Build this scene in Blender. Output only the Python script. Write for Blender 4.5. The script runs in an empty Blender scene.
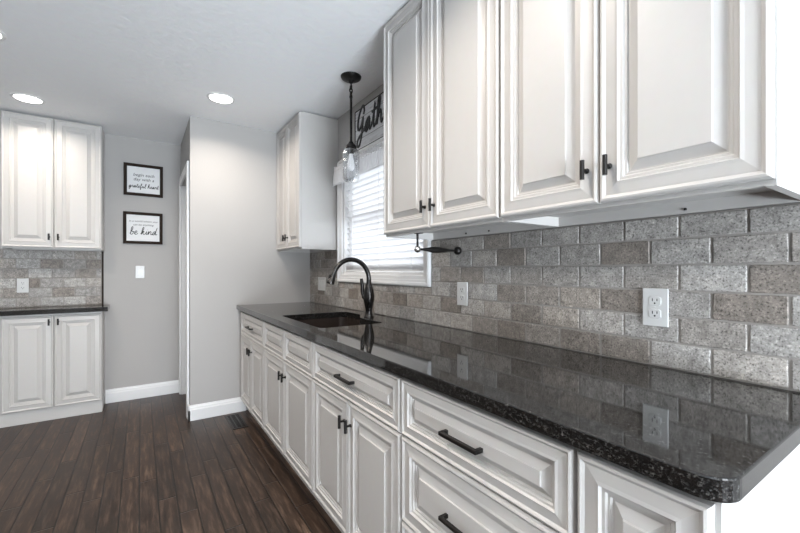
import bpy, bmesh, math, random
from mathutils import Vector as V
random.seed(7)
S = bpy.context.scene
COL = S.collection

# ------------------------------------------------------------------ camera
H = 2.455                      # ceiling height
YB, YC = 3.5365, 4.427         # grey end wall, alcove wall
XW = -1.003                    # outer corner of the grey end wall
cam = bpy.data.cameras.new('camera'); camo = bpy.data.objects.new('camera', cam); COL.objects.link(camo)
camo.location = (-1.33, 0, 1.2115); camo.rotation_euler = (math.pi/2, 0, -0.5884)
cam.sensor_width = 36; cam.lens = 387.86/800*36; cam.shift_y = 3.8/800; cam.clip_start = .02
S.camera = camo
# ------------------------------------------------------------------ world, daylight, exposure
w = bpy.data.worlds.new('world'); S.world = w; w.use_nodes = True
w.node_tree.nodes['Background'].inputs[0].default_value = (.90, .95, 1, 1)
w.node_tree.nodes['Background'].inputs[1].default_value = 2.9
S.view_settings.view_transform = 'Standard'; S.view_settings.look = 'None'
S.view_settings.exposure = 0.8; S.view_settings.gamma = 1; S.view_settings.use_curve_mapping = False
S.cycles.use_denoising = True; S.cycles.use_adaptive_sampling = False; S.cycles.denoising_prefilter = 'ACCURATE'; S.cycles.denoising_input_passes = 'RGB_ALBEDO_NORMAL'
S.cycles.max_bounces = 10; S.cycles.diffuse_bounces = 6; S.cycles.sample_clamp_indirect = 4
def area(name, loc, rot, sx, sy, power, col):
    l = bpy.data.lights.new(name, 'AREA'); l.shape = 'RECTANGLE'; l.size = sx; l.size_y = sy
    l.energy = power; l.color = col
    o = bpy.data.objects.new(name, l); COL.objects.link(o); o.location = loc; o.rotation_euler = rot
    return o
# daylight through a door opening added behind the viewer 
area('daylight_rear_opening', (-1.05, -3.2, 1.1), (math.pi/2, 0, 0), 1.6, 2.0, 22, (.89, .945, 1))
# portals guide the sky light through the added door opening and the window over the sink
for a_ in (((-1.05, -3.29, 1.06), (math.pi/2, 0, 0), 1.7, 2.12), ((.155, 2.286, 1.605), (0, math.pi/2, 0), .84, 1.07)):
    area('sky_portal', *a_, 1, (1, 1, 1)).data.cycles.is_portal = True
area('added_ceiling_fill', (-1.05, -3.15, .45), (math.radians(160), 0, 0), 1.6, .8, 265, (.80, .90, 1))  # added upward fill light that brightens the ceiling, no real source
CAN_POWER = 7.4
CAN_COL = (1, .90, .80)

# ------------------------------------------------------------------ helpers
ORG = {}
def build(name, bm, mat, parent=None, smooth=None, recalc=True):
    """link a bmesh given in world coordinates as one object"""
    if recalc: bmesh.ops.recalc_face_normals(bm, faces=bm.faces)
    if parent is None:
        xs = [v.co.x for v in bm.verts]; ys = [v.co.y for v in bm.verts]; zs = [v.co.z for v in bm.verts]
        org = V(((min(xs)+max(xs))/2, (min(ys)+max(ys))/2, min(zs)))
    else:
        org = ORG[parent.name]
    bmesh.ops.translate(bm, verts=bm.verts, vec=-org)
    me = bpy.data.meshes.new(name); bm.to_mesh(me); bm.free()
    me.materials.append(mat)
    o = bpy.data.objects.new(name, me); COL.objects.link(o)
    if parent is None: o.location = org
    else: o.parent = parent
    ORG[o.name] = org
    if smooth is not None:
        for p in me.polygons: p.use_smooth = True
        if smooth < 179:
            try: me.set_sharp_from_angle(angle=math.radians(smooth))
            except Exception: pass
    return o
def thing(name, loc, label, cat, group=None):
    o = bpy.data.objects.new(name, None); COL.objects.link(o); o.location = loc; o.empty_display_size = .05
    ORG[o.name] = V(loc); tag(o, label, cat, group); return o
def tag(o, label, cat, group=None):
    o['label'] = label; o['category'] = cat
    if group: o['group'] = group
    return o
def struct(name, bm, mat, smooth=None):
    o = build(name, bm, mat, None, smooth); o['kind'] = 'structure'; return o
def NB(): return bmesh.new()
def box(bm, x0, x1, y0, y1, z0, z1, bev=0, seg=1):
    t = bmesh.new()
    vs = [t.verts.new((x, y, z)) for x in (x0, x1) for y in (y0, y1) for z in (z0, z1)]
    for f in ((0,1,3,2),(4,6,7,5),(0,4,5,1),(2,3,7,6),(0,2,6,4),(1,5,7,3)): t.faces.new([vs[i] for i in f])
    bmesh.ops.recalc_face_normals(t, faces=t.faces)
    if bev: bmesh.ops.bevel(t, geom=t.edges[:], offset=bev, segments=seg, profile=.6, affect='EDGES')
    merge(bm, t); return bm
def merge(bm, t):
    me = bpy.data.meshes.new('tmp'); t.to_mesh(me); t.free(); bm.from_mesh(me); bpy.data.meshes.remove(me)
class Fr:
    """local frame: a along the width, b up, n out of the surface"""
    def __init__(s, o, a, b, n): s.o, s.a, s.b, s.n = V(o), V(a), V(b), V(n)
    def __call__(s, u, v, h=0): return s.o + s.a*u + s.b*v + s.n*h
FR = lambda y, z, x: Fr((x, y, z), (0,-1,0), (0,0,1), (-1,0,0))   # on the right wall, facing the room
FB = lambda x, z, y: Fr((x, y, z), (1,0,0), (0,0,1), (0,-1,0))    # on the back walls
def fbox(bm, fr, u0, u1, v0, v1, h0, h1, bev=0, seg=1):
    ps = [fr(u, v, h) for u in (u0, u1) for v in (v0, v1) for h in (h0, h1)]
    lo = [min(p[i] for p in ps) for i in range(3)]; hi = [max(p[i] for p in ps) for i in range(3)]
    return box(bm, lo[0], hi[0], lo[1], hi[1], lo[2], hi[2], bev, seg)
def rings(bm, loops, cap0=True, cap1=True):
    vs = [[bm.verts.new(p) for p in l] for l in loops]
    n = len(vs[0])
    for a, b in zip(vs, vs[1:]):
        for i in range(n):
            j = (i+1) % n
            bm.faces.new((a[i], a[j], b[j], b[i]))
    if cap0: bm.faces.new(vs[0][::-1])
    if cap1: bm.faces.new(vs[-1])
    return bm
def lathe(bm, prof, c, axis='z', seg=24, fr=None, cap0=True, cap1=True):
    loops = []
    for r, h in prof:
        l = []
        for i in range(seg):
            t = 2*math.pi*i/seg; u, v = r*math.cos(t), r*math.sin(t)
            if fr: l.append(fr(u, v, h))
            elif axis == 'z': l.append(V((c[0]+u, c[1]+v, c[2]+h)))
            elif axis == 'x': l.append(V((c[0]+h, c[1]+u, c[2]+v)))
            else: l.append(V((c[0]+v, c[1]+h, c[2]+u)))
        loops.append(l)
    return rings(bm, loops, cap0, cap1)
def catmull(pts, k=6):
    pts = [V(p) for p in pts]
    if len(pts) < 3: return pts
    P = [pts[0]*2-pts[1]] + pts + [pts[-1]*2-pts[-2]]
    out = []
    for i in range(1, len(P)-2):
        a, b, c, d = P[i-1:i+3]
        for j in range(k):
            t = j/k
            out.append(.5*((2*b)+(c-a)*t+(2*a-5*b+4*c-d)*t*t+(3*b-a-3*c+d)*t**3))
    out.append(pts[-1]); return out
def tube(bm, pts, r, seg=8, flat=None):
    """sweep; r a number or a list; flat = (axis vector, factor) squashes the section along that axis"""
    pts = [V(p) for p in pts]; n = len(pts)
    R = r if isinstance(r, (list, tuple)) else [r]*n
    T = [(pts[min(i+1, n-1)]-pts[max(i-1, 0)]).normalized() for i in range(n)]
    up = V((0,0,1)) if abs(T[0].z) < .9 else V((1,0,0))
    N = (up - T[0]*up.dot(T[0])).normalized(); loops = []
    for i in range(n):
        N = (N - T[i]*N.dot(T[i])); N = N.normalized() if N.length > 1e-6 else T[i].orthogonal().normalized()
        B = T[i].cross(N)
        l = []
        for k in range(seg):
            t = 2*math.pi*k/seg
            o = (N*math.cos(t)+B*math.sin(t))*R[i]
            if flat: o = o - flat[0]*o.dot(flat[0])*(1-flat[1])
            l.append(pts[i]+o)
        loops.append(l)
    return rings(bm, loops)
def fillet(pts, rad, k=6):
    """2-D polygon with rounded corners; rad: one per corner"""
    out = []; n = len(pts)
    for i in range(n):
        p = V(pts[i]); r = rad[i]
        if r <= 0: out.append(p); continue
        a = (V(pts[i-1])-p).normalized(); b = (V(pts[(i+1) % n])-p).normalized()
        ang = a.angle(b); d = r/math.tan(ang/2)
        c = p + (a+b).normalized()*(r/math.sin(ang/2))
        s, e = p+a*d-c, p+b*d-c
        sw = s.angle_signed(e)
        for j in range(k+1):
            q = s.copy(); q.rotate(__import__('mathutils').Matrix.Rotation(-sw*j/k, 2)); out.append(c+q)
    return out

# ------------------------------------------------------------------ materials
def mat(name, col, rough=.5, metal=0, bump=None, spec=.5, coat=0, emit=0, trans=0):
    m = bpy.data.materials.new(name); m.use_nodes = True; nt = m.node_tree; b = nt.nodes['Principled BSDF']
    b.inputs['Base Color'].default_value = (*col, 1); b.inputs['Roughness'].default_value = rough
    b.inputs['Metallic'].default_value = metal; b.inputs['Specular IOR Level'].default_value = spec
    b.inputs['Coat Weight'].default_value = coat
    if emit:
        b.inputs['Emission Color'].default_value = (*col, 1); b.inputs['Emission Strength'].default_value = emit
    # procedural: a faint noise on colour and bump
    tc = nt.nodes.new('ShaderNodeTexCoord'); nz = nt.nodes.new('ShaderNodeTexNoise'); nz.inputs['Scale'].default_value = bump[0] if bump else 40
    nt.links.new(tc.outputs['Object'], nz.inputs['Vector']); nz.inputs['Detail'].default_value = 4
    mx = nt.nodes.new('ShaderNodeMixRGB'); mx.blend_type = 'MULTIPLY'; mx.inputs[0].default_value = .06
    mx.inputs[1].default_value = (*col, 1); nt.links.new(nz.outputs['Color'], mx.inputs[2])
    if not emit: nt.links.new(mx.outputs[0], b.inputs['Base Color'])
    if bump:
        bp = nt.nodes.new('ShaderNodeBump'); bp.inputs['Strength'].default_value = bump[1]; bp.inputs['Distance'].default_value = bump[2]
        nt.links.new(nz.outputs[0], bp.inputs['Height']); nt.links.new(bp.outputs[0], b.inputs['Normal'])
    if emit: m.cycles.emission_sampling = 'NONE'
    return m
class G:
    """tiny node graph helper"""
    def __init__(s, m): s.nt = m.node_tree; s.b = s.nt.nodes['Principled BSDF']
    def n(s, t, **k):
        x = s.nt.nodes.new(t)
        for a, v in k.items(): setattr(x, a, v)
        return x
    def set(s, sock, v):
        if isinstance(v, bpy.types.NodeSocket): s.nt.links.new(v, sock)
        else: sock.default_value = v
    def math(s, op, a, b=None, c=None):
        x = s.n('ShaderNodeMath', operation=op); s.set(x.inputs[0], a)
        if b is not None: s.set(x.inputs[1], b)
        if c is not None: s.set(x.inputs[2], c)
        return x.outputs[0]
    def mix(s, f, a, b, mode='MIX'):
        x = s.n('ShaderNodeMixRGB', blend_type=mode); s.set(x.inputs[0], f); s.set(x.inputs[1], a); s.set(x.inputs[2], b); return x.outputs[0]
    def noise(s, vec, scale, detail=4, rough=.5):
        x = s.n('ShaderNodeTexNoise'); s.set(x.inputs['Vector'], vec); x.inputs['Scale'].default_value = scale
        x.inputs['Detail'].default_value = detail; x.inputs['Roughness'].default_value = rough; return x
    def ramp(s, f, stops):
        x = s.n('ShaderNodeValToRGB'); s.set(x.inputs[0], f); e = x.color_ramp.elements
        while len(e) < len(stops): e.new(.5)
        for el, (p, c) in zip(e, stops): el.position = p; el.color = (*c, 1)
        return x.outputs[0]
    def bump(s, h, st, dist):
        x = s.n('ShaderNodeBump'); x.inputs['Strength'].default_value = st; x.inputs['Distance'].default_value = dist
        s.set(x.inputs['Height'], h); s.set(s.b.inputs['Normal'], x.outputs[0])
def blank(name, rough=.5):
    m = bpy.data.materials.new(name); m.use_nodes = True; g = G(m); g.b.inputs['Roughness'].default_value = rough; return m, g

M = {}
M['paint'] = mat('cabinet_paint', (.505, .488, .468), .42)
M['wall'] = mat('grey_wall_paint', (.41, .396, .382), .75, bump=(120, .12, .002))
M['ceiling'] = mat('ceiling_texture', (.88, .885, .89), .9, bump=(28, .55, .006))
M['trim'] = mat('white_trim', (.74, .74, .74), .35)
M['plastic'] = mat('white_plastic', (.60, .60, .59), .3)
M['black'] = mat('black_metal', (.018, .016, .015), .38, .6)
M['bronze'] = mat('dark_bronze', (.05, .047, .046), .22, .9)
M['slot'] = mat('dark_slot', (.03, .03, .03), .6)
M['blind'] = None
M['darkwood'] = mat('dark_brown_wood', (.022, .014, .010), .75, bump=(60, .3, .002), spec=.2)
M['paper'] = mat('white_paper', (.74, .74, .74), .7)
M['ink'] = mat('black_lettering', (.012, .012, .012), .5)
M['lamp'] = mat('lamp_diffuser', (1, .97, .93), .5, emit=6)
M['nickel'] = mat('bright_metal', (.6, .59, .57), .25, 1)
M['sink'] = mat('dark_brown_sink', (.06, .045, .038), .22, .55, bump=(300, .05, .001))
M['grout'] = mat('grey_grout', (.30, .28, .26), .9, bump=(200, .3, .002))

# tumbled stone tile
m, g = blank('tumbled_stone_tile', .62); M['tile'] = m
tc = g.n('ShaderNodeTexCoord').outputs['Object']; geo = g.n('ShaderNodeNewGeometry')
ri = geo.outputs['Random Per Island']
base = g.ramp(ri, [(0, (.235, .203, .175)), (.25, (.315, .284, .255)), (.5, (.36, .342, .322)), (.75, (.46, .44, .415)), (1, (.385, .342, .30))])
off = g.n('ShaderNodeVectorMath', operation='ADD'); g.set(off.inputs[0], tc)
cb = g.n('ShaderNodeCombineXYZ'); 
for i in range(3): g.set(cb.inputs[i], g.math('MULTIPLY', ri, 13.0+i*7))
g.set(off.inputs[1], cb.outputs[0]); vec = off.outputs[0]
n1 = g.noise(vec, 34, 6, .7); n2 = g.noise(vec, 190, 3, .6); n3 = g.noise(vec, 380, 2, .5)
c = g.mix(.75, base, g.ramp(n1.outputs[0], [(.3, (.42, .41, .40)), (.5, (.82, .82, .82)), (.7, (1.3, 1.29, 1.28))]), 'MULTIPLY')
c = g.mix(.9, c, g.ramp(n2.outputs[0], [(.33, (.22, .21, .20)), (.45, (.95, .95, .95)), (.58, (1.0, 1.0, 1.0)), (.68, (1.65, 1.65, 1.65))]), 'MULTIPLY')
g.set(g.b.inputs['Base Color'], c)
hh = g.math('ADD', g.math('MULTIPLY', n1.outputs[0], .6), g.math('MULTIPLY', n2.outputs[0], .5))
g.bump(hh, .5, .004)

# black granite with grey flecks
m, g = blank('black_granite', .07); M['granite'] = m
tc = g.n('ShaderNodeTexCoord').outputs['Object']
mp = g.n('ShaderNodeMapping'); mp.inputs['Scale'].default_value = (1, .7, 1); mp.inputs['Rotation'].default_value = (0, 0, .5); g.set(mp.inputs[0], tc)
n1 = g.noise(mp.outputs[0], 170, 6, .8); n2 = g.noise(tc, 330, 3, .6)
c = g.ramp(n1.outputs[0], [(.44, (.004, .004, .004)), (.54, (.014, .0135, .013)), (.63, (.075, .072, .068)), (.72, (.27, .26, .25))])
c = g.mix(.6, c, g.ramp(n2.outputs[0], [(.4, (.5, .5, .5)), (.62, (1.5, 1.5, 1.5))]), 'MULTIPLY')
g.set(g.b.inputs['Base Color'], c); g.b.inputs['IOR'].default_value = 1.66
g.set(g.b.inputs['Roughness'], g.math('MULTIPLY_ADD', n1.outputs[0], .06, .0))
g.bump(n1.outputs[0], .015, .001)

# dark hand-scraped plank floor, planks along y
m, g = blank('dark_plank_floor', .35); M['floor'] = m
tc = g.n('ShaderNodeTexCoord').outputs['Object']; sp = g.n('ShaderNodeSeparateXYZ'); g.set(sp.inputs[0], tc)
X = g.math('MULTIPLY', sp.outputs[0], 1/.083); row = g.math('FLOOR', X); fx = g.math('FRACT', X)
wn = g.n('ShaderNodeTexWhiteNoise', noise_dimensions='1D'); g.set(wn.inputs['W'], row)
Y = g.math('MULTIPLY_ADD', wn.outputs[0], 9.0, g.math('MULTIPLY', sp.outputs[1], 1/.78)); seg = g.math('FLOOR', Y); fy = g.math('FRACT', Y)
cb = g.n('ShaderNodeCombineXYZ'); g.set(cb.inputs[0], row); g.set(cb.inputs[1], seg)
wn2 = g.n('ShaderNodeTexWhiteNoise', noise_dimensions='2D'); g.set(wn2.inputs['Vector'], cb.outputs[0]); pr = wn2.outputs[0]
ex = g.math('MINIMUM', fx, g.math('SUBTRACT', 1.0, fx)); ey = g.math('MULTIPLY', g.math('MINIMUM', fy, g.math('SUBTRACT', 1.0, fy)), 9.4)
edge = g.math('MINIMUM', ex, ey)
gap = g.n('ShaderNodeMapRange'); g.set(gap.inputs[0], edge); gap.inputs[1].default_value = .012; gap.inputs[2].default_value = .06
gv = g.n('ShaderNodeCombineXYZ'); g.set(gv.inputs[0], g.math('MULTIPLY_ADD', pr, 30.0, g.math('MULTIPLY', sp.outputs[0], 9.0))); g.set(gv.inputs[1], g.math('MULTIPLY_ADD', sp.outputs[1], .9, g.math('MULTIPLY', pr, 17.0)))
n1 = g.noise(gv.outputs[0], 5, 8, .65); n2 = g.noise(tc, 7, 4, .6)
c = g.ramp(n1.outputs[0], [(.28, (.010, .0058, .004)), (.5, (.034, .0205, .0138)), (.70, (.110, .073, .052))])
c = g.mix(1.0, c, g.ramp(pr, [(0, (.72, .70, .70)), (.5, (.98, .95, .93)), (1, (1.40, 1.36, 1.32))]), 'MULTIPLY')
c = g.mix(gap.outputs[0], (.006, .004, .003, 1), c); g.b.inputs['Specular IOR Level'].default_value = .32
g.set(g.b.inputs['Base Color'], c)
g.set(g.b.inputs['Roughness'], g.math('MULTIPLY_ADD', n1.outputs[0], .25, .25))
g.bump(g.math('ADD', gap.outputs[0], g.math('MULTIPLY_ADD', n1.outputs[0], .5, g.math('MULTIPLY', n2.outputs[0], .5))), .42, .003)

# thin glass, clear shade glass, translucent white blind and lace
def glass(name, tint, gl=.12):
    m = bpy.data.materials.new(name); m.use_nodes = True; nt = m.node_tree; nt.nodes.remove(nt.nodes['Principled BSDF'])
    t = nt.nodes.new('ShaderNodeBsdfTransparent'); t.inputs[0].default_value = (*tint, 1)
    q = nt.nodes.new('ShaderNodeBsdfGlossy'); q.inputs['Roughness'].default_value = .03
    lw = nt.nodes.new('ShaderNodeLayerWeight'); lw.inputs[0].default_value = gl
    x = nt.nodes.new('ShaderNodeMixShader'); nt.links.new(lw.outputs['Facing'], x.inputs[0])
    nt.links.new(t.outputs[0], x.inputs[1]); nt.links.new(q.outputs[0], x.inputs[2])
    nt.links.new(x.outputs[0], nt.nodes['Material Output'].inputs[0]); return m
M['pane'] = glass('window_glass', (.97, .98, .98), .1)
M['shade'] = glass('clear_jar_glass', (.93, .94, .95), .42)
def transl(name, col, f):
    m = mat(name, col, .5); nt = m.node_tree; b = nt.nodes['Principled BSDF']
    t = nt.nodes.new('ShaderNodeBsdfTranslucent'); t.inputs[0].default_value = (*col, 1)
    x = nt.nodes.new('ShaderNodeMixShader'); x.inputs[0].default_value = f
    nt.links.new(b.outputs[0], x.inputs[1]); nt.links.new(t.outputs[0], x.inputs[2])
    nt.links.new(x.outputs[0], nt.nodes['Material Output'].inputs[0]); return m
M['blind'] = transl('white_blind', (.90, .90, .91), .5)
M['lace'] = transl('white_valance_fabric', (.90, .90, .91), .5)

# whitewashed sign board: horizontal planks with worn grey streaks
m, g = blank('whitewashed_boards', .7); M['whitewash'] = m
tc = g.n('ShaderNodeTexCoord').outputs['Object']; mp = g.n('ShaderNodeMapping'); mp.inputs['Scale'].default_value = (1, 5, 60); g.set(mp.inputs[0], tc)
n1 = g.noise(mp.outputs[0], 1.2, 5, .7)
sp = g.n('ShaderNodeSeparateXYZ'); g.set(sp.inputs[0], tc)
fz = g.math('FRACT', g.math('MULTIPLY', sp.outputs[2], 1/.0745)); ln = g.math('GREATER_THAN', fz, .05)
c = g.ramp(n1.outputs[0], [(.3, (.30, .29, .28)), (.45, (.60, .60, .61)), (.7, (.72, .73, .75))])
g.set(g.b.inputs['Base Color'], g.mix(ln, (.16, .15, .14, 1), c))

# ------------------------------------------------------------------ room shell
XL, YR = -5.0, -3.3
f = NB(); box(f, XL-.2, .2, YR-.2, YC+.2, -.06, 0); struct('floor', f, M['floor'])
f = NB(); box(f, XL-.2, .2, YR-.2, YC+.2, H, H+.08); struct('ceiling', f, M['ceiling'])
WX = .010                                               # drywall face of the right wall; the tile face is x = 0
WY0, WY1, WZ0, WZ1 = 1.752, 2.820, 1.185, 2.025         # window opening
f = NB()
for y0, y1, z0, z1 in ((YR, WY0, 0, H), (WY1, YC+.1, 0, H), (WY0, WY1, 0, WZ0), (WY0, WY1, WZ1, H)):
    box(f, WX, WX+.15, y0, y1, z0, z1)
struct('wall_right', f, M['wall'])
f = NB(); box(f, XW, WX, YB, YB+.11, 0, H); struct('wall_back', f, M['wall'])
f = NB(); DY0, DY1, DZ = 3.66, 4.34, 2.035
box(f, XW, XW+.11, YB+.11, DY0, 0, H); box(f, XW, XW+.11, DY1, YC, 0, H); box(f, XW, XW+.11, DY0, DY1, DZ, H)
struct('wall_passage', f, M['wall'])
f = NB(); box(f, XL, WX, YC, YC+.12, 0, H); struct('wall_alcove', f, M['wall'])
f = NB()                                                
box(f, XL-.12, XL, YR, YC, 0, H)
struct('wall_left', f, M['wall'])
f = NB()                                                # unseen rear wall, door opening added to light the room
for x0, x1, z0, z1 in ((XL, -1.9, 0, H), (-.2, WX, 0, H), (-1.9, -.2, 2.12, H)): box(f, x0, x1, YR-.12, YR, z0, z1)
struct('wall_rear', f, M['wall'])
def baseboard(name, fr, L):
    f = NB(); prof = [(0,0),(.014,0),(.014,.085),(.010,.095),(.010,.102),(.005,.113),(.004,.122),(0,.122)]
    rings(f, [[fr(0, v, h) for h, v in prof], [fr(L, v, h) for h, v in prof]]); return struct(name, f, M['trim'])
baseboard('baseboard_back', FB(XW-.014, .0005, YB-.0005), -.565-XW)
baseboard('baseboard_alcove', FB(-1.60, .0005, YC-.0005), XW-.016+1.60)
f = NB(); box(f, XW-.014, XW-.0005, YB-.0145, 3.578, .0005, .122); struct('baseboard_passage', f, M['trim'])
# passage door: casing, slab
d = bpy.data.objects.new('door_1', None); COL.objects.link(d); d.location = (XW, 4.0, 0); d['kind'] = 'structure'; ORG['door_1'] = V((XW, 4.0, 0))
f = NB()
def casing(f, y0, y1, z0, z1):
    box(f, XW-.018, XW-.0005, y0, y1, z0, z1, .004)
casing(f, DY0-.075, DY0+.004, 0, DZ+.072); casing(f, DY1-.004, DY1+.075, 0, DZ+.072); casing(f, DY0+.004, DY1-.004, DZ-.004, DZ+.072)
box(f, XW, XW+.11, DY0, DY0+.015, 0, DZ); box(f, XW, XW+.11, DY1-.015, DY1, 0, DZ)
build('casing', f, M['trim'], d)
f = NB(); box(f, XW+.045, XW+.08, DY0+.017, DY1-.017, .008, DZ-.002)
for z0, z1 in ((.2, .85), (.98, 1.9)):
    box(f, XW+.041, XW+.046, DY0+.12, DY1-.12, z0, z1, .003)
build('door_panel', f, M['trim'], d)

# ------------------------------------------------------------------ window over the sink
wd = bpy.data.objects.new('window_1', None); COL.objects.link(wd); wd.location = (WX, 2.286, 1.12); wd['kind'] = 'structure'; ORG['window_1'] = V((WX, 2.286, 1.12))
f = NB()
def cas_run(f, p0, p1, inn):
    """casing with a stepped profile; p0,p1 outer corners (y,z), inn: inner corners"""
    prof = [(0, 0), (0, .024), (.12, .028), (.3, .026), (.36, .020), (.55, .020), (.6, .017), (.9, .016), (1, .012), (1, 0)]
    l0 = [V((WX-.0005-h, p0[0]+(inn[0][0]-p0[0])*t, p0[1]+(inn[0][1]-p0[1])*t)) for t, h in prof]
    l1 = [V((WX-.0005-h, p1[0]+(inn[1][0]-p1[0])*t, p1[1]+(inn[1][1]-p1[1])*t)) for t, h in prof]
    rings(f, [l0, l1])
oy0, oy1, oz0, oz1 = 1.687, 2.885, 1.12, 2.085
O4 = [(oy0, oz0), (oy1, oz0), (oy1, oz1), (oy0, oz1)]; I4 = [(WY0, WZ0), (WY1, WZ0), (WY1, WZ1), (WY0, WZ1)]
for i in range(4): cas_run(f, O4[i], O4[(i+1) % 4], (I4[i], I4[(i+1) % 4]))
build('casing', f, M['trim'], wd)
f = NB()                                              # jamb liner and sashes
for y0, y1, z0, z1 in ((WY0, WY0+.018, WZ0, WZ1), (WY1-.018, WY1, WZ0, WZ1), (WY0+.018, WY1-.018, WZ0, WZ0+.016), (WY0+.018, WY1-.018, WZ1-.018, WZ1)):
    box(f, WX+.001, WX+.149, y0, y1, z0, z1)
build('jamb', f, M['trim'], wd)
def sash(x, z0, z1):
    f = NB(); a, b = WY0+.019, WY1-.019
    for y0, y1, p, q in ((a, a+.045, z0, z1), (b-.045, b, z0, z1), (a+.045, b-.045, z0, z0+.05), (a+.045, b-.045, z1-.04, z1)):
        box(f, x, x+.03, y0, y1, p, q, .004)
    s = build('sash', f, M['trim'], wd)
    f = NB(); box(f, x+.013, x+.017, a+.045, b-.045, z0+.05, z1-.04); build('pane', f, M['pane'], s)
    return s
s0 = sash(WX+.075, WZ0+.017, 1.62); sash(WX+.108, 1.585, WZ1-.019)

# ------------------------------------------------------------------ tile backsplashes
def tiles(name, fr, rects, W, Hh, phase, z0, label, cat, clip):
    """fr: frame of the wall face; rects: list of (u0,u1,v0,v1) for the grout bed; clip(u0,u1,v0,v1)-> pieces"""
    rnd = random.Random(3 if cat == 'b' else 5)
    f = NB()
    def one(u0, u1, v0, v1):
        g_ = .0022
        u0 += g_; u1 -= g_; v0 += g_; v1 -= g_
        if u1-u0 < .008 or v1-v0 < .008: return
        n = max(2, int((u1-u0)/.012)); k = max(2, int((v1-v0)/.012)); o = []
        for i in range(n): o.append((u0+(u1-u0)*i/n, v0, 0, 1))
        for i in range(k): o.append((u1, v0+(v1-v0)*i/k, -1, 0))
        for i in range(n): o.append((u1-(u1-u0)*i/n, v1, 0, -1))
        for i in range(k): o.append((u0, v1-(v1-v0)*i/k, 1, 0))
        cu, cv = (u0+u1)/2, (v0+v1)/2; th = .0095+rnd.uniform(-.0007, .0007); tu, tv = rnd.uniform(-.006, .006), rnd.uniform(-.010, .010)
        L = [[], [], []]
        for q, (u, v, nu, nv) in enumerate(o):
            corner = abs(u-u0)+abs(v-v0) < 1e-6 or abs(u-u1)+abs(v-v0) < 1e-6 or abs(u-u1)+abs(v-v1) < 1e-6 or abs(u-u0)+abs(v-v1) < 1e-6
            j = abs(rnd.gauss(0, .0007)) + (.0016 if rnd.random() < .06 else 0)
            su, sv = (1 if cu > u else -1), (1 if cv > v else -1)
            if corner: du, dv = su*.0018, sv*.0018
            else: du, dv = nu*j, nv*j
            e = .0022 if not corner else .0016
            L[0].append(fr(u+du, v+dv, .001)); L[1].append(fr(u+du, v+dv, th-.0022))
            uu, vv = u+du+su*min(e, abs(cu-u)), v+dv+sv*min(e, abs(cv-v))
            if not corner: uu, vv = u+du+nu*e, v+dv+nv*e
            L[2].append(fr(uu, vv, th+tu*(uu-cu)+tv*(vv-cv)))
        rings(f, L, cap0=False)
    vmax = max(r[3] for r in rects); umin = min(r[0] for r in rects); umax = max(r[1] for r in rects)
    v = z0; rr = 0
    while v < vmax-.004:
        u = phase + (rr % 2)*W/2
        while u > umin: u -= W
        while u < umax:
            for p in clip(max(u, umin), min(u+W, umax), v, min(v+Hh, vmax)): one(*p)
            u += W
        v += Hh; rr += 1
    t = thing(name, fr((umin+umax)/2, z0, 0), label, 'backsplash')
    build('stone_tiles', f, M['tile'], t, None)
    f = NB()
    for u0, u1, v0, v1 in rects: fbox(f, fr, u0, u1, v0, v1, .0004, .0062)
    build('grout', f, M['grout'], t)
    return t
CT = .9145                       # tile starts at the countertop
TT = 1.3755
def clip_right(u0, u1, v0, v1):  # u = -y here
    a, b, zt = -oy1-.001, -oy0+.001, oz0-.001
    if v1 <= zt or u1 <= a or u0 >= b: return [(u0, u1, v0, v1)]
    out = []
    if u0 < a: out.append((u0, a, v0, v1))
    if u1 > b: out.append((b, u1, v0, v1))
    m0, m1 = max(u0, a), min(u1, b)
    if v0 < zt: out.append((m0, m1, v0, zt))
    return out
tiles('tile_backsplash', Fr((WX, 0, 0), (0,-1,0), (0,0,1), (-1,0,0)),
      [(-3.535, -2.886, CT, TT), (-2.886, -1.686, CT, 1.119), (-1.686, -.195, CT, TT)],
      .158, .0785, -.262, CT, 'long tumbled grey stone brick backsplash running under the window above the black counter', 'a', clip_right)
abs_ = tiles('tile_backsplash', Fr((0, YC, 0), (1,0,0), (0,0,1), (0,-1,0)), [(-2.30, -1.627, .9005, 1.3825)],
      .150, .0815, -2.19, .9005, 'short brown-grey stone brick backsplash between the two smaller white cabinets in the alcove', 'b', lambda *r: [r])
f = NB(); box(f, -1.6265, -1.614, YC-.013, YC-.0004, .9005, 1.3825); build('edge_trim', f, M['darkwood'], abs_)
# ------------------------------------------------------------------ cabinets
PROF = [(0, 0), (0, .0135), (.0040, .0190), (.0090, .0205), (.0135, .0180), (.0170, .0150), (.0410, .0180), (.0485, .0200), (.0525, .0140), (.0590, .0138),
        (.0620, .0092), (.0670, .0090), (.0695, .0042), (.0735, .0046), (.0945, .0148), (.0960, .0182), (.0975, .0185)]
def panel(bm, fr, wd_, ht):
    k = min(1, .415*min(wd_, ht)/.0975)
    loops = []
    for i, h in PROF:
        i *= k
        loops.append([fr(i, i, h), fr(wd_-i, i, h), fr(wd_-i, ht-i, h), fr(i, ht-i, h)])
    return rings(bm, loops)
def door(parent, fr, u0, u1, v0, v1, knob=None, kz=None, name='door'):
    f = NB(); sub = Fr(fr(u0, v0), fr.a, fr.b, fr.n); panel(f, sub, u1-u0, v1-v0)
    o = build(name, f, M['paint'], parent)
    if knob is not None:                      # short T bar on one post
        f = NB(); c = Fr(fr(knob, kz), fr.a, fr.b, fr.n)
        lathe(f, [(.0075, .0165), (.0075, .019), (.0045, .022), (.0045, .040)], None, fr=c, seg=10)
        p0, p1 = c(0, -.026, .040), c(0, .026, .040); tube(f, [p0, p1], .0062, 10)
        build('handle', f, M['black'], o, 40)
    return o
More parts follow.
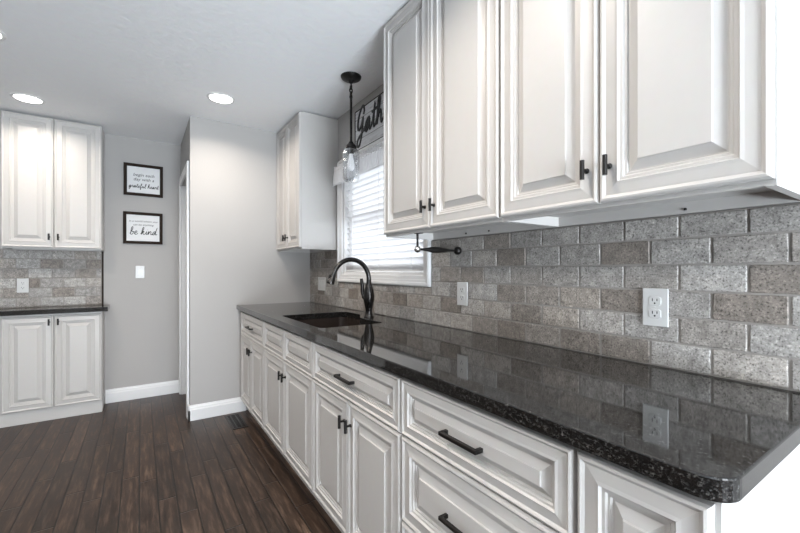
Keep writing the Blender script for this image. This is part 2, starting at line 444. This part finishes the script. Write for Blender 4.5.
def drawer(parent, fr, u0, u1, v0, v1, pull=None):
    f = NB(); sub = Fr(fr(u0, v0), fr.a, fr.b, fr.n); panel(f, sub, u1-u0, v1-v0)
    o = build('drawer', f, M['paint'], parent)
    if pull:
        f = NB(); uc, vc = (u0+u1)/2 - .008, (v0+v1)/2 - .003
        c = Fr(fr(uc, vc), fr.a, fr.b, fr.n); L = pull/2
        for s in (-1, 1):
            fbox(f, c, s*L-.0055, s*L+.0055, -.0055, .0055, .0150, .040, .001)
        fbox(f, c, -L-.0055, L+.0055, -.0055, .0055, .0345, .0455, .0012)
        build('handle', f, M['black'], o)
    return o
XB = -.615                                     # face of the base carcasses, doors in front
DT, DB, DM = .862, .684, .679                 # drawer top, drawer bottom, door top
KB = .127
def base_body(parent, y0, y1, hollow=False):
    f = NB(); e = .0006
    if hollow:
        box(f, XB, XB+.02, y0+e, y1-e, .105, .877); box(f, -.012, WX-.001, y0+e, y1-e, .105, .877); box(f, XB+.02, -.012, y0+e, y1-e, .105, .125)
        box(f, XB+.02, -.012, y0+e, y0+.018, .125, .877); box(f, XB+.02, -.012, y1-.018, y1-e, .125, .877)
    else: box(f, XB, WX-.001, y0+e, y1-e, .105, .877)
    box(f, XB+.055, WX-.001, y0+e, y1-e, .0005, .105)
    build('body', f, M['paint'], parent)
# 1 drawer over two doors next to the end wall
RV = .004
def base_cab(name, y0, y1, label):
    t = thing(name, ((XB)/2, (y0+y1)/2, 0), label, 'cabinet', 'base cabinets under the long counter'); base_body(t, y0, y1, name == 'sink_cabinet'); return t, FR(y1, 0, XB-.0004)
y0, y1 = 2.722, 3.535
t, fr = base_cab('base_cabinet', y0, y1, 'white base cabinet against the grey end wall, one pull drawer over two doors')
a, b = .085, y1-y0-RV; mid = y1-3.092
drawer(t, fr, a, b, DB, DT, .130); door(t, fr, a, mid-.0015, KB, DM, mid-.034, .590); door(t, fr, mid+.0015, b, KB, DM, mid+.025, .590)
y0, y1 = 1.812, 2.721
t, fr = base_cab('sink_cabinet', y0, y1, 'white sink base cabinet with two blank drawer fronts over two doors')
a, b, mid = RV, y1-y0-RV, y1-2.268
drawer(t, fr, a, mid-.0015, DB, DT); drawer(t, fr, mid+.0015, b, DB, DT)
door(t, fr, a, mid-.0015, KB, DM, mid-.034, .590); door(t, fr, mid+.0015, b, KB, DM, mid+.025, .590)
y0, y1 = 1.042, 1.811
t, fr = base_cab('base_cabinet', y0, y1, 'white base cabinet, one wide pull drawer over two doors, beside the drawer stack')
a, b, mid = RV, y1-y0-RV, y1-1.426
drawer(t, fr, a, b, DB, DT, .130); door(t, fr, a, mid-.0015, KB, DM, mid-.034, .590); door(t, fr, mid+.0015, b, KB, DM, mid+.025, .590)
y0, y1 = .4375, 1.041
t, fr = base_cab('drawer_cabinet', y0, y1, 'white base cabinet with a stack of wide drawers and black bar pulls')
a, b = RV, y1-y0-RV
drawer(t, fr, a, b, DB, DT, .130); drawer(t, fr, a, b, .4075, DM, .130); drawer(t, fr, a, b, KB, .4025, .130)
y0, y1 = .213, .4365
t, fr = base_cab('base_cabinet', y0, y1, 'narrow white base cabinet with one tall door under the rounded counter corner')
door(t, fr, RV, y1-y0-.008, KB, DT)

# wall cabinets on the right wall
UX = -.297; UT = 2.443
def wall_cab(name, x0, x1, y0, y1, label, facing='x', zb=1.378, grp='tall white wall cabinets'):
    c = ((x0+x1)/2, (y0+y1)/2, zb)
    t = thing(name, c, label, 'cabinet', grp); f = NB(); e = .0006
    if facing == 'x':
        a0, a1 = y0+e, y1-e
        box(f, x0, x1, a0, a0+.017, zb, UT); box(f, x0, x1, a1-.017, a1, zb, UT)
        box(f, x0, x0+.019, a0+.017, a1-.017, zb+.002, UT); box(f, x1-.016, x1, a0+.017, a1-.017, zb, UT)
        box(f, x0+.019, x1-.016, a0+.017, a1-.017, zb+.034, zb+.05); box(f, x0+.019, x1-.016, a0+.017, a1-.017, UT-.02, UT)
    else:
        a0, a1 = x0+e, x1-e
        box(f, a0, a0+.017, y0, y1, zb, UT); box(f, a1-.017, a1, y0, y1, zb, UT)
        box(f, a0+.017, a1-.017, y0, y0+.019, zb+.002, UT); box(f, a0+.017, a1-.017, y1-.016, y1, zb, UT)
        box(f, a0+.017, a1-.017, y0+.019, y1-.016, zb+.034, zb+.05); box(f, a0+.017, a1-.017, y0+.019, y1-.016, UT-.02, UT)
    build('body', f, M['paint'], t); return t
UB, UD = 1.391, 2.438
def screw(t, fr, u, v):
    f = NB(); lathe(f, [(.004, 0), (.004, .003), (.002, .0045)], None, fr=Fr(fr(u, v), fr.a, fr.b, fr.n), seg=8); build('screw', f, M['black'], t)
BK = WX-.0005
def pair(t, y0, y1, mid, dz=UB):
    fr = FR(y1, 0, UX-.0004); m_ = y1-mid
    door(t, fr, .003, m_-.0015, dz, UD, m_-.033, 1.483); door(t, fr, m_+.0015, y1-y0-.003, dz, UD, m_+.029, 1.483)
t = wall_cab('wall_cabinet', UX, BK, .913, 1.675, 'tall white two-door wall cabinet beside the window, above the paper towel bar')
pair(t, .913, 1.675, 1.295); screw(t, FR(0, 0, BK-.016), -1.40, 1.392); screw(t, FR(0, 0, BK-.016), -1.25, 1.392)
t = wall_cab('wall_cabinet', UX, BK, .221, .912, 'tall white wall cabinet nearest the viewer, its plain end panel lit bright')
pair(t, .221, .912, .567); screw(t, FR(0, 0, BK-.016), -.48, 1.390)
t = wall_cab('wall_cabinet', UX, BK, 2.92, 3.535, 'narrow white wall cabinet between the grey end wall and the window')
pair(t, 2.92, 3.535, 3.235)
# the pair of cabinets in the alcove
AX0, AX1, AY = -2.229, -1.607, 4.180
t = wall_cab('wall_cabinet', AX0, AX1, AY, YC-.0005, 'white two-door wall cabinet hung in the alcove beside the framed signs', 'y', 1.383, 'white cabinets in the alcove')
fr = FB(AX0, 0, AY-.0004); mid = -1.918-AX0
door(t, fr, .003, mid-.0015, 1.393, UD, mid-.028, 1.480); door(t, fr, mid+.0015, AX1-AX0-.003, 1.393, UD, mid+.028, 1.480)
t = thing('base_cabinet', ((AX0+AX1)/2, (AY+YC)/2, 0), 'white two-door base cabinet standing in the alcove under a black counter', 'cabinet', 'white cabinets in the alcove')
f = NB(); box(f, AX0-.3, AX1, AY, YC-.0005, .0005, .862); build('body', f, M['paint'], t)
door(t, fr, .003, mid-.0015, .106, .846, mid-.028, .795); door(t, fr, mid+.0015, AX1-AX0-.003, .106, .846, mid+.028, .795)
f = NB(); box(f, -2.6, -1.567, 4.135, YC-.0005, .8625, .900, .003, 2)
tag(build('countertop', f, M['granite']), 'short black stone countertop on the alcove base cabinet', 'countertop')

# ------------------------------------------------------------------ long granite countertop with sink cut-out
cx0, cx1, cy0, cy1 = -.652, WX-.0005, .192, YB-.0006
def outline(e):
    R = .045-e
    return fillet([(cx0+e, cy0+e), (cx1-e, cy0+e), (cx1-e, cy1-e), (cx0+e, cy1-e)], [R, 0, 0, 0], 10)
SK = [(-.563, 1.880), (-.185, 1.880), (-.185, 2.170), (-.100, 2.330), (-.100, 2.555), (-.563, 2.555)]
SR = [.030, .030, .07, .07, .06, .030]
def sinkline(e):
    P = [(-.563+e, 1.880+e), (-.185-e, 1.880+e), (-.185-e, 2.170+e*.4), (-.100-e, 2.330+e*.4), (-.100-e, 2.555-e), (-.563+e, 2.555-e)]
    return fillet(P, SR, 7)
f = NB(); zt, zb = .914, .8775
def loop3(l, z): return [f.verts.new((p[0], p[1], z)) for p in l]
def bridge(a, b):
    n = len(a)
    for i in range(n): f.faces.new((a[i], a[(i+1) % n], b[(i+1) % n], b[i]))
o1 = [loop3(outline(e), z) for e, z in ((.003, zt), (.0009, zt-.0009), (0, zt-.003), (0, zb+.003), (.0009, zb+.0009), (.003, zb))]
i1 = [loop3(sinkline(e), z) for e, z in ((-.002, zt), (-.0006, zt-.0006), (0, zt-.002), (0, zb))]
for L in (o1, i1):
    for a, b in zip(L, L[1:]): bridge(a, b)
f.edges.ensure_lookup_table()
def edges_of(l): return [f.edges.get((l[i], l[(i+1) % len(l)])) for i in range(len(l))]
for A, B in ((o1[0], i1[0]), (o1[-1], i1[-1])):
    bmesh.ops.triangle_fill(f, use_beauty=True, use_dissolve=False, edges=edges_of(A)+edges_of(B))
tag(build('countertop', f, M['granite']), 'long glossy black granite countertop with rounded near corner and sink cut-out', 'countertop')
# undermount sink
f = NB()
def L2(e, z): return [V((p[0], p[1], z)) for p in sinkline(e)]
rings(f, [L2(-.022, zb-.0006), L2(-.003, zb-.0006), L2(0, zb-.003), L2(.006, .74), L2(.012, .71), L2(.035, .695), L2(.12, .688)], cap0=False)
rings(f, [L2(-.022, zb-.0006), L2(-.022, zb-.004), L2(-.006, zb-.006), L2(-.006, .70), L2(.03, .684), L2(.12, .682)], cap0=False)
sk = thing('kitchen_sink', (-.36, 2.2, .68), 'dark brown undermount sink set into the long black counter', 'sink')
build('basin', f, M['sink'], sk, 40)
f = NB(); lathe(f, [(.045, .006), (.045, .009), (.038, .010), (.034, .004), (.0, .004)], (-.37, 2.22, .685)); build('drain', f, M['nickel'], sk, 40)

# ------------------------------------------------------------------ faucet
fx_, fy_ = -.132, 2.15
fa = thing('kitchen_faucet', (fx_, fy_, .9145), 'dark bronze gooseneck faucet with pull-down spray head behind the sink', 'faucet')
f = NB(); lathe(f, [(.031, 0), (.031, .006), (.026, .012), (.022, .03), (.022, .05), (.027, .075), (.034, .11), (.035, .135), (.030, .17), (.022, .195), (.0165, .215), (.015, .24)], (fx_, fy_, .9145)); build('body', f, M['bronze'], fa, 60)
R_ = .123; zc = 1.152; pts = [(fx_, fy_, 1.14)]
for i in range(21):
    t_ = math.pi*.90*i/20; pts.append((fx_-R_+R_*math.cos(t_), fy_, zc+R_*math.sin(t_)*1.02))
f = NB(); tube(f, pts, .0145, 14); build('spout', f, M['bronze'], fa, 60)
e0, e1 = V(pts[-1]), V(pts[-2]); dr = (e0-e1).normalized()
f = NB(); q = [e0+dr*s for s in (-.01, 0, .010, .022, .040, .056, .064)]
tube(f, q, [.0148, .0165, .017, .0185, .022, .0245, .023], 16); build('spray_head', f, M['bronze'], fa, 50)
f = NB(); lathe(f, [(.012, -.001), (.012, .006), (.009, .007)], None, fr=Fr(e0+dr*.03+V((-.012, 0, .012)), (0,1,0), (.25,0,.97), (-.97,0,.25)), seg=10); build('spray_button', f, M['black'], fa)
f = NB(); b0 = V((fx_-.004, fy_+.020, .9145+.125)); tube(f, [b0, b0+V((-.006, .016, .002)), b0+V((-.010, .030, .004))], [.018, .019, .014], 14)
hpts = catmull([b0+V((-.009, .024, .0)), b0+V((-.013, .034, .035)), b0+V((-.013, .036, .075)), b0+V((-.016, .044, .118))], 5)
tube(f, hpts, [.011+.003*math.sin(i/len(hpts)*3)-.0025*i/len(hpts) for i in range(len(hpts))], 10); build('lever', f, M['bronze'], fa, 60)

# ------------------------------------------------------------------ paper towel bar
px, py, pz = -.287, 1.42, 1.307
tw = thing('paper_towel_holder', (-.17, py, 1.3), 'empty black paper towel bar mounted under the tall cabinet beside the window', 'towel holder')
f = NB(); tube(f, [(px, py, 1.377), (px, py, pz)], .0052, 10); box(f, px-.009, px+.009, py-.030, py+.012, 1.3765, 1.3796); build('post', f, M['black'], tw)
f = NB(); prof = [(0, -.0155), (.008, -.014), (.0135, -.008), (.0155, 0), (.0135, .008), (.008, .014), (0, .0155)]
lathe(f, [(max(r, .0004), h) for r, h in prof], (px, py, pz), 'x', 16); build('finial', f, M['nickel'], tw, 60)
xe = -.044
f = NB(); L = xe-px; lathe(f, [(.0052, .012), (.0055, .03), (.0095, .06), (.0145, .085), (.0150, .12), (.0115, .155), (.0062, .18), (.0052, L-.012)], (px, py, pz), 'x', 16); build('spindle', f, M['black'], tw, 60)
f = NB(); lathe(f, [(max(r*1.35, .0004), h*1.2) for r, h in prof], (xe, py, pz), 'x', 16); build('end_knob', f, M['black'], tw, 50)

# ------------------------------------------------------------------ outlets and switches
def outlet(fr, label):
    t = thing('wall_outlet', fr(0, -.06, 0), label, 'outlet', 'white wall outlets')
    f = NB(); fbox(f, fr, -.036, .036, -.0585, .0585, .0, .006, .0022, 2); build('cover_plate', f, M['plastic'], t)
    for s in (-1, 1):
        c = Fr(fr(0, s*.0195, 0), fr.a, fr.b, fr.n); f = NB()
        pr = [(-.017, -.009), (-.010, -.0142), (.010, -.0142), (.017, -.009), (.017, .009), (.010, .0142), (-.010, .0142), (-.017, .009)]
        rings(f, [[c(u, v, .005) for u, v in pr], [c(u, v, .0072) for u, v in pr], [c(u*.95, v*.95, .0078) for u, v in pr]]); r = build('receptacle', f, M['plastic'], t)
        f = NB(); fbox(f, c, -.0078, -.0052, -.001, .008, .0075, .0081); fbox(f, c, .0052, .0078, 0, .0075, .0075, .0081)
        lathe(f, [(.0028, .0075), (.0028, .0081)], None, fr=Fr(c(0, -.0068), fr.a, fr.b, fr.n), seg=10); build('slots', f, M['slot'], r)
    f = NB(); lathe(f, [(.003, .0055), (.003, .0068), (.0015, .0072)], None, fr=fr, seg=10); build('screw', f, M['plastic'], t)
    return t
TF = -.0004                      # just in front of the tile face
outlet(FR(.561, 1.097, TF), 'white outlet on the stone backsplash, the larger one above the drawer stack')
outlet(FR(1.430, 1.095, TF), 'white outlet on the stone backsplash below the black paper towel bar')
outlet(FB(-2.147, 1.085, YC-.0106), 'white outlet on the alcove backsplash above the short counter')
def switch(fr, gangs, label):
    t = thing('light_switch', fr(0, -.06, 0), label, 'switch'); W = .035+.0232*(gangs-1)
    f = NB(); fbox(f, fr, -W, W, -.0585, .0585, 0, .006, .0022, 2); build('cover_plate', f, M['plastic'], t)
    for k in range(gangs):
        c = Fr(fr((k-(gangs-1)/2)*.0464, 0), fr.a, fr.b, fr.n); f = NB()
        rings(f, [[c(u, v, .005) for u, v in ((-.0165, -.033), (.0165, -.033), (.0165, .033), (-.0165, .033))],
                  [c(u, v, .008 if v < 0 else .0105) for u, v in ((-.0155, -.032), (.0155, -.032), (.0155, .032), (-.0155, .032))]])
        build('rocker', f, M['plastic'], t)
    return t
switch(FR(3.235, 1.092, TF), 3, 'white three-gang switch plate on the stone backsplash left of the faucet')
switch(FB(-1.34, 1.195, YC-.0005), 1, 'single white light switch on the grey alcove wall below the framed signs')

# ------------------------------------------------------------------ lettering
SC = {  # one-stroke script letters, x-height 1, (strokes, advance)
 'a': ([[(0,.1),(.25,.25),(.75,.92),(.5,1.0),(.2,.7),(.12,.25),(.32,0),(.6,.25),(.82,.9),(.8,.3),(.92,.02),(1.15,.22)]], 1.12),
 'b': ([[(0,.2),(.3,.8),(.52,1.75),(.42,2.15),(.22,1.9),(.2,.9),(.25,.1),(.5,-.02),(.78,.3),(.72,.8),(.5,.85),(.75,.72),(1.05,.78)]], 1.0),
 'd': ([[(0,.1),(.25,.25),(.72,.92),(.48,1.0),(.18,.7),(.1,.25),(.3,0),(.6,.25),(.82,1.1),(.98,2.1),(.82,1.1),(.8,.3),(.92,.02),(1.2,.25)]], 1.15),
 'e': ([[(0,.2),(.3,.4),(.62,.75),(.5,1.02),(.25,.85),(.15,.4),(.35,0),(.62,.05),(.92,.35)]], .88),
 'f': ([[(0,.2),(.35,.9),(.62,1.8),(.5,2.15),(.32,1.8),(.28,.4),(.25,-.6),(.36,-.95),(.5,-.6),(.42,-.05),(.7,.15),(.9,.35)]], .85),
 'g': ([[(0,.1),(.25,.25),(.72,.9),(.48,1.0),(.18,.7),(.12,.25),(.32,.02),(.62,.3),(.8,.92),(.72,-.4),(.5,-.95),(.22,-.8),(.4,-.3),(1.1,.25)]], 1.05),
 'h': ([[(0,.2),(.3,.8),(.55,1.75),(.46,2.15),(.26,1.8),(.2,.8),(.18,.02),(.3,.5),(.6,.98),(.78,.8),(.78,.25),(.9,.02),(1.15,.25)]], 1.12),
 'i': ([[(0,.2),(.25,.7),(.32,.95),(.28,.3),(.4,.02),(.65,.25)], [(.4,1.45),(.43,1.5)]], .62),
 'k': ([[(0,.2),(.3,.8),(.55,1.75),(.46,2.15),(.26,1.8),(.2,.8),(.18,.02),(.3,.45),(.62,.98),(.72,.75),(.35,.5),(.6,.3),(.78,.02),(1.1,.25)]], 1.05),
 'l': ([[(0,.2),(.3,.8),(.55,1.75),(.46,2.15),(.26,1.8),(.22,.5),(.38,.02),(.7,.25)]], .65),
 'n': ([[(0,.3),(.15,.85),(.22,.95),(.2,.02),(.3,.5),(.58,.98),(.76,.8),(.76,.25),(.88,.02),(1.12,.25)]], 1.1),
 'r': ([[(0,.2),(.22,.75),(.3,1.1),(.42,.9),(.68,.92),(.6,.4),(.68,.04),(.95,.25)]], .9),
 't': ([[(0,.2),(.3,.9),(.5,1.9),(.38,.9),(.36,.25),(.5,.02),(.8,.25)], [(.05,1.28),(.8,1.38)]], .75),
 'u': ([[(0,.3),(.2,.92),(.18,.3),(.35,0),(.62,.3),(.76,.95),(.74,.3),(.88,.02),(1.12,.25)]], 1.08),
 'G': ([[(1.12,1.55),(1.22,1.9),(1.0,2.3),(.55,2.05),(.2,1.4),(.15,.75),(.42,.45),(.8,.75),(1.05,1.35),(.98,.5),(.78,-.45),(.45,-.95),(.1,-.75),(.3,-.3),(1.0,.1),(1.5,.4)]], 1.42),
}
def script(bm, fr, text, xh, r, h, slant=.12):
    u = 0
    for ch in text:
        if ch == ' ': u += .7; continue
        st, adv = SC[ch]
        for s in st:
            pts = catmull([fr((u+x+y*slant)*xh, y*xh, h) for x, y in s], 6)
            tube(bm, pts, r, 6, (fr.n, .5))
        u += adv
    return u*xh
def swidth(text, xh): return sum(.7 if c == ' ' else SC[c][1] for c in text)*xh
def type_line(bm, fr, text, size, h):
    cu = bpy.data.curves.new('t', 'FONT'); cu.body = text; cu.size = size; cu.align_x = 'CENTER'; cu.extrude = .0004; cu.shear = .25; cu.resolution_u = 2
    o = bpy.data.objects.new('t', cu); COL.objects.link(o); dg = bpy.context.evaluated_depsgraph_get(); me = bpy.data.meshes.new_from_object(o.evaluated_get(dg))
    k = len(bm.verts); bm.from_mesh(me); bm.verts.ensure_lookup_table()
    for v in bm.verts[k:]: v.co = fr(v.co.x, v.co.y, h+v.co.z)
    bpy.data.objects.remove(o); bpy.data.curves.remove(cu); bpy.data.meshes.remove(me)
# big whitewashed sign over the window
sy1, sy0, sz0, sz1 = 2.575, 1.90, 2.0865, 2.378
sg = thing('word_sign', (WX-.01, (sy0+sy1)/2, sz0), 'whitewashed board sign reading Gather in black script above the window', 'sign')
f = NB(); box(f, WX-.020, WX-.0005, sy0, sy1, sz0, sz1, .001); build('board', f, M['whitewash'], sg)
f = NB()
for a_, b_, c_, d_ in ((sy0-.002, sy0+.003, sz0, sz1), (sy1-.003, sy1+.002, sz0, sz1), (sy0+.003, sy1-.003, sz1-.003, sz1+.002), (sy0+.003, sy1-.003, sz0-.001, sz0+.004)):
    box(f, WX-.024, WX-.0005, a_, b_, c_, d_)
build('edge_strip', f, M['darkwood'], sg)
f = NB(); script(f, FR(sy1-.028, 2.192, WX-.020), 'Gather', .084, .0108, .002, .08); build('lettering', f, M['ink'], sg, 60)
def framed(x0, x1, z0, z1, label, small, big, xh, sz, by_):
    t = thing('framed_sign', ((x0+x1)/2, YC-.01, z0), label, 'sign', 'framed word signs on the alcove wall'); fr = FB(x0, z0, YC-.0005); W, Hh = x1-x0, z1-z0
    f = NB(); fw = .026; pr = [(0, 0), (0, .020), (.003, .023), (.020, .021), (fw, .014), (fw, 0)]
    o = [(0, 0, 1, 1), (W, 0, -1, 1), (W, Hh, -1, -1), (0, Hh, 1, -1)]
    loops = [[fr(u+su*i, v+sv*i, h) for u, v, su, sv in o] for i, h in pr]
    rings(f, loops, False, False); build('frame', f, M['darkwood'], t)
    f = NB(); fbox(f, fr, fw-.001, W-fw+.001, fw-.001, Hh-fw+.001, .001, .009); build('panel', f, M['paper'], t)
    f = NB()
    for (txt, v) in small: type_line(f, Fr(fr(W/2, v), fr.a, fr.b, fr.n), txt, sz, .0092)
    w_ = swidth(big, xh); script(f, Fr(fr(W/2-w_/2, by_), fr.a, fr.b, fr.n), big, xh, .0020 if xh < .03 else .0028, .009, .15); build('lettering', f, M['ink'], t)
framed(-1.466, -1.154, 1.916, 2.214, 'dark framed sign reading begin each day with a grateful heart', [('begin each', .184), ('day with a', .142)], 'grateful heart', .0185, .040, .076)
framed(-1.470, -1.157, 1.462, 1.760, 'dark framed sign reading in a world where you can be anything be kind', [('in a world where you', .205), ('can be anything', .172)], 'be kind', .033, .026, .088)

# ------------------------------------------------------------------ blind, valance
bl = thing('window_blind', (WX+.03, 2.286, 1.2025), 'white horizontal slat blind lowered in the window over the sink', 'blind')
b0y, b1y = WY0+.022, WY1-.022; bxc = WX+.036
f = NB(); box(f, bxc-.026, bxc+.026, b0y, b1y, 1.965, 2.004, .003); build('headrail', f, M['trim'], bl)
f = NB(); z = 1.272; tl = math.radians(56)
while z < 1.955:
    dx, dz = .025*math.cos(tl), .025*math.sin(tl); prof = []
    for s in (-1, -.5, 0, .5, 1): prof.append((bxc+s*dx, z-s*dz*-1*-1 + .002*(1-s*s)))
    for s in (1, .5, 0, -.5, -1): prof.append((bxc+s*dx, z-s*dz*-1*-1 + .002*(1-s*s)-.0026))
    rings(f, [[V((x, b0y, q)) for x, q in prof], [V((x, b1y, q)) for x, q in prof]]); z += .0425
for k in range(5): box(f, bxc-.025, bxc+.025, b0y, b1y, 1.2185+.0075*k, 1.2212+.0075*k)
build('slats', f, M['blind'], bl)
f = NB(); box(f, bxc-.025, bxc+.025, b0y, b1y, 1.2025, 1.2165, .003); build('bottom_rail', f, M['trim'], bl)
for yy in (1.90, 2.286, 2.68):
    f = NB(); tube(f, [(bxc-.027, yy, 1.21), (bxc-.027, yy, 1.97)], .0012, 6); build('cord', f, M['trim'], bl)
vl = thing('window_valance', (WX-.05, 2.286, 1.885), 'white gathered valance across the top of the window below the Gather sign', 'valance')
f = NB(); ny, nz = 260, 8; vy0, vy1 = 1.72, 2.878; G0 = []
for k in range(nz+1):
    tz = k/nz; row = []
    for i in range(ny+1):
        y = vy0+(vy1-vy0)*i/ny; ph = y*2*math.pi/.034+1.2*math.sin(y*9)
        amp = .010*(1-.55*math.exp(-((tz-.8)/.10)**2))
        zz = 1.884+.004*math.sin(ph)*(1-tz)+(2.036-1.884)*tz+(.003*math.sin(ph*.5) if k == nz else 0)
        row.append(V((WX-.046+amp*math.sin(ph)-.010*(1-tz), y, zz)))
    G0.append(row)
vv = [[f.verts.new(p) for p in r] for r in G0]
for k in range(nz):
    for i in range(ny): f.faces.new((vv[k][i], vv[k][i+1], vv[k+1][i+1], vv[k+1][i]))
o = build('fabric', f, M['lace'], vl, 180, False); sm = o.modifiers.new('thickness', 'SOLIDIFY'); sm.thickness = .0012
f = NB(); tube(f, [(WX-.046, vy0-.01, 2.006), (WX-.046, vy1+.004, 2.006)], .005, 10)
for yy in (vy0-.008, vy1+.002): tube(f, [(WX-.046, yy, 2.006), (WX-.0125, yy, 2.006)], .004, 8)
build('rod', f, M['trim'], vl)

# ------------------------------------------------------------------ pendant lamp
lx, ly = -.21, 2.245
pn = thing('pendant_lamp', (lx, ly, 1.74), 'black rod pendant lamp with clear glass jar shade in front of the window', 'pendant lamp')
f = NB(); lathe(f, [(.066, -.0006), (.066, -.006), (.062, -.014), (.048, -.022), (.020, -.027), (.012, -.040), (.008, -.046)], (lx, ly, H)); build('canopy', f, M['black'], pn, 40)
f = NB(); tube(f, [(lx, ly, H-.044), (lx, ly, H-.062)], .004, 8)
for k in range(3): 
    c_ = V((lx, ly, H-.068-.022*k)); tube(f, [c_+V((.009*math.cos(a_)*(k % 2), .009*math.cos(a_)*(1-k % 2), .014*math.sin(a_))) for a_ in [2*math.pi*i/14 for i in range(15)]], .0048, 6)
tube(f, [(lx, ly, H-.122), (lx, ly, 2.02)], .0078, 10); lathe(f, [(.009, 0), (.011, .01), (.009, .02)], (lx, ly, H-.14)); build('rod', f, M['black'], pn)
f = NB(); lathe(f, [(.008, .048), (.014, .042), (.022, .028), (.034, .018), (.036, 0), (.030, -.002), (.021, -.004), (.020, -.030), (.016, -.033)], (lx, ly, 1.992)); build('socket_cap', f, M['black'], pn, 40)
f = NB(); n_ = 96; pf = [(.037, 1.988), (.046, 1.983), (.052, 1.968), (.0525, 1.93), (.0525, 1.84), (.0515, 1.805), (.046, 1.787), (.030, 1.779), (.001, 1.777)]
def jar(k, s): return [V((lx+(r-k)*math.cos(2*math.pi*i/n_)*(1+s*math.cos(12*2*math.pi*i/n_)*.03), ly+(r-k)*math.sin(2*math.pi*i/n_)*(1+s*math.cos(12*2*math.pi*i/n_)*.03), z_)) for i in range(n_)]
loops = []
for r, z_ in pf: k = 0; loops.append(jar(0, 1))
rings(f, loops, False, True)
loops = []
for r, z_ in pf: k = .003; r = max(r, .0035); z_ = z_+(.003 if z_ < 1.79 else 0); loops.append(jar(.003, 1))
rings(f, loops, False, True); build('glass_shade', f, M['shade'], pn, 60, False)
f = NB(); lathe(f, [(.012, .052), (.013, .03), (.017, .012), (.022, -.008), (.024, -.025), (.021, -.042), (.012, -.053), (.001, -.056)], (lx, ly, 1.905)); build('bulb', f, mat('frosted_bulb', (.9, .9, .9), .3, emit=.12), pn, 60)

# ------------------------------------------------------------------ recessed ceiling lights
def can(x, y, label, k=1, grp='recessed ceiling lights'):
    t = thing('recessed_light', (x, y, H), label, 'ceiling light', grp)
    f = NB(); lathe(f, [(.074, -.002), (.080, -.007), (.092, -.005), (.095, -.0005)], (x, y, H), cap0=False, cap1=False, seg=32); build('trim_ring', f, M['trim'], t, 60)
    f = NB(); lathe(f, [(.076, -.0006), (.076, -.0035)], (x, y, H), seg=32); build('diffuser', f, M['lamp'], t)
    l = bpy.data.lights.new('can_light', 'AREA'); l.shape = 'DISK'; l.size = .15; l.energy = CAN_POWER*k; l.spread = math.radians(150); l.color = CAN_COL
    o = bpy.data.objects.new('can_light', l); COL.objects.link(o); o.location = (0, 0, -.012); o.parent = t
can(-2.012, 3.83, 'round recessed ceiling light in front of the alcove wall cabinet', .55)
can(-.850, 3.05, 'round recessed ceiling light before the grey end wall, toward the window', .75)
can(-2.02, 2.87, 'round recessed ceiling light cut by the frame edge, nearer the viewer than the alcove one')
for x, y in ((-2.05, .9), (-.95, .95), (-2.6, -1.2)):  # unseen recessed lights, added to light the room
    can(x, y, 'added round recessed ceiling light above or behind the viewer, unseen, to light the room', 1, 'added recessed lights above the viewer')

# ------------------------------------------------------------------ floor register
fv = thing('floor_vent', (-.70, 3.31, 0), 'black slotted floor vent on the dark planks by the end wall', 'vent')
vx0, vx1, vy0, vy1 = -.752, -.640, 3.148, 3.478
f = NB()
for a_, b_, c_, d_ in ((vx0, vx0+.014, vy0, vy1), (vx1-.014, vx1, vy0, vy1), (vx0+.014, vx1-.014, vy0, vy0+.014), (vx0+.014, vx1-.014, vy1-.014, vy1)): box(f, a_, b_, c_, d_, .0006, .005, .001)
build('frame', f, M['black'], fv)
f = NB()
for i in range(14):
    y = vy0+.02+i*(vy1-vy0-.04)/13; box(f, vx0+.014, vx1-.014, y-.0045, y+.0045, .001, .004)
for q in (.33, .66): xx = vx0+(vx1-vx0)*q; box(f, xx-.004, xx+.004, vy0+.014, vy1-.014, .001, .0045)
build('grille', f, M['black'], fv)
f = NB(); box(f, vx0+.013, vx1-.013, vy0+.013, vy1-.013, .0003, .0009); build('duct', f, M['slot'], fv)
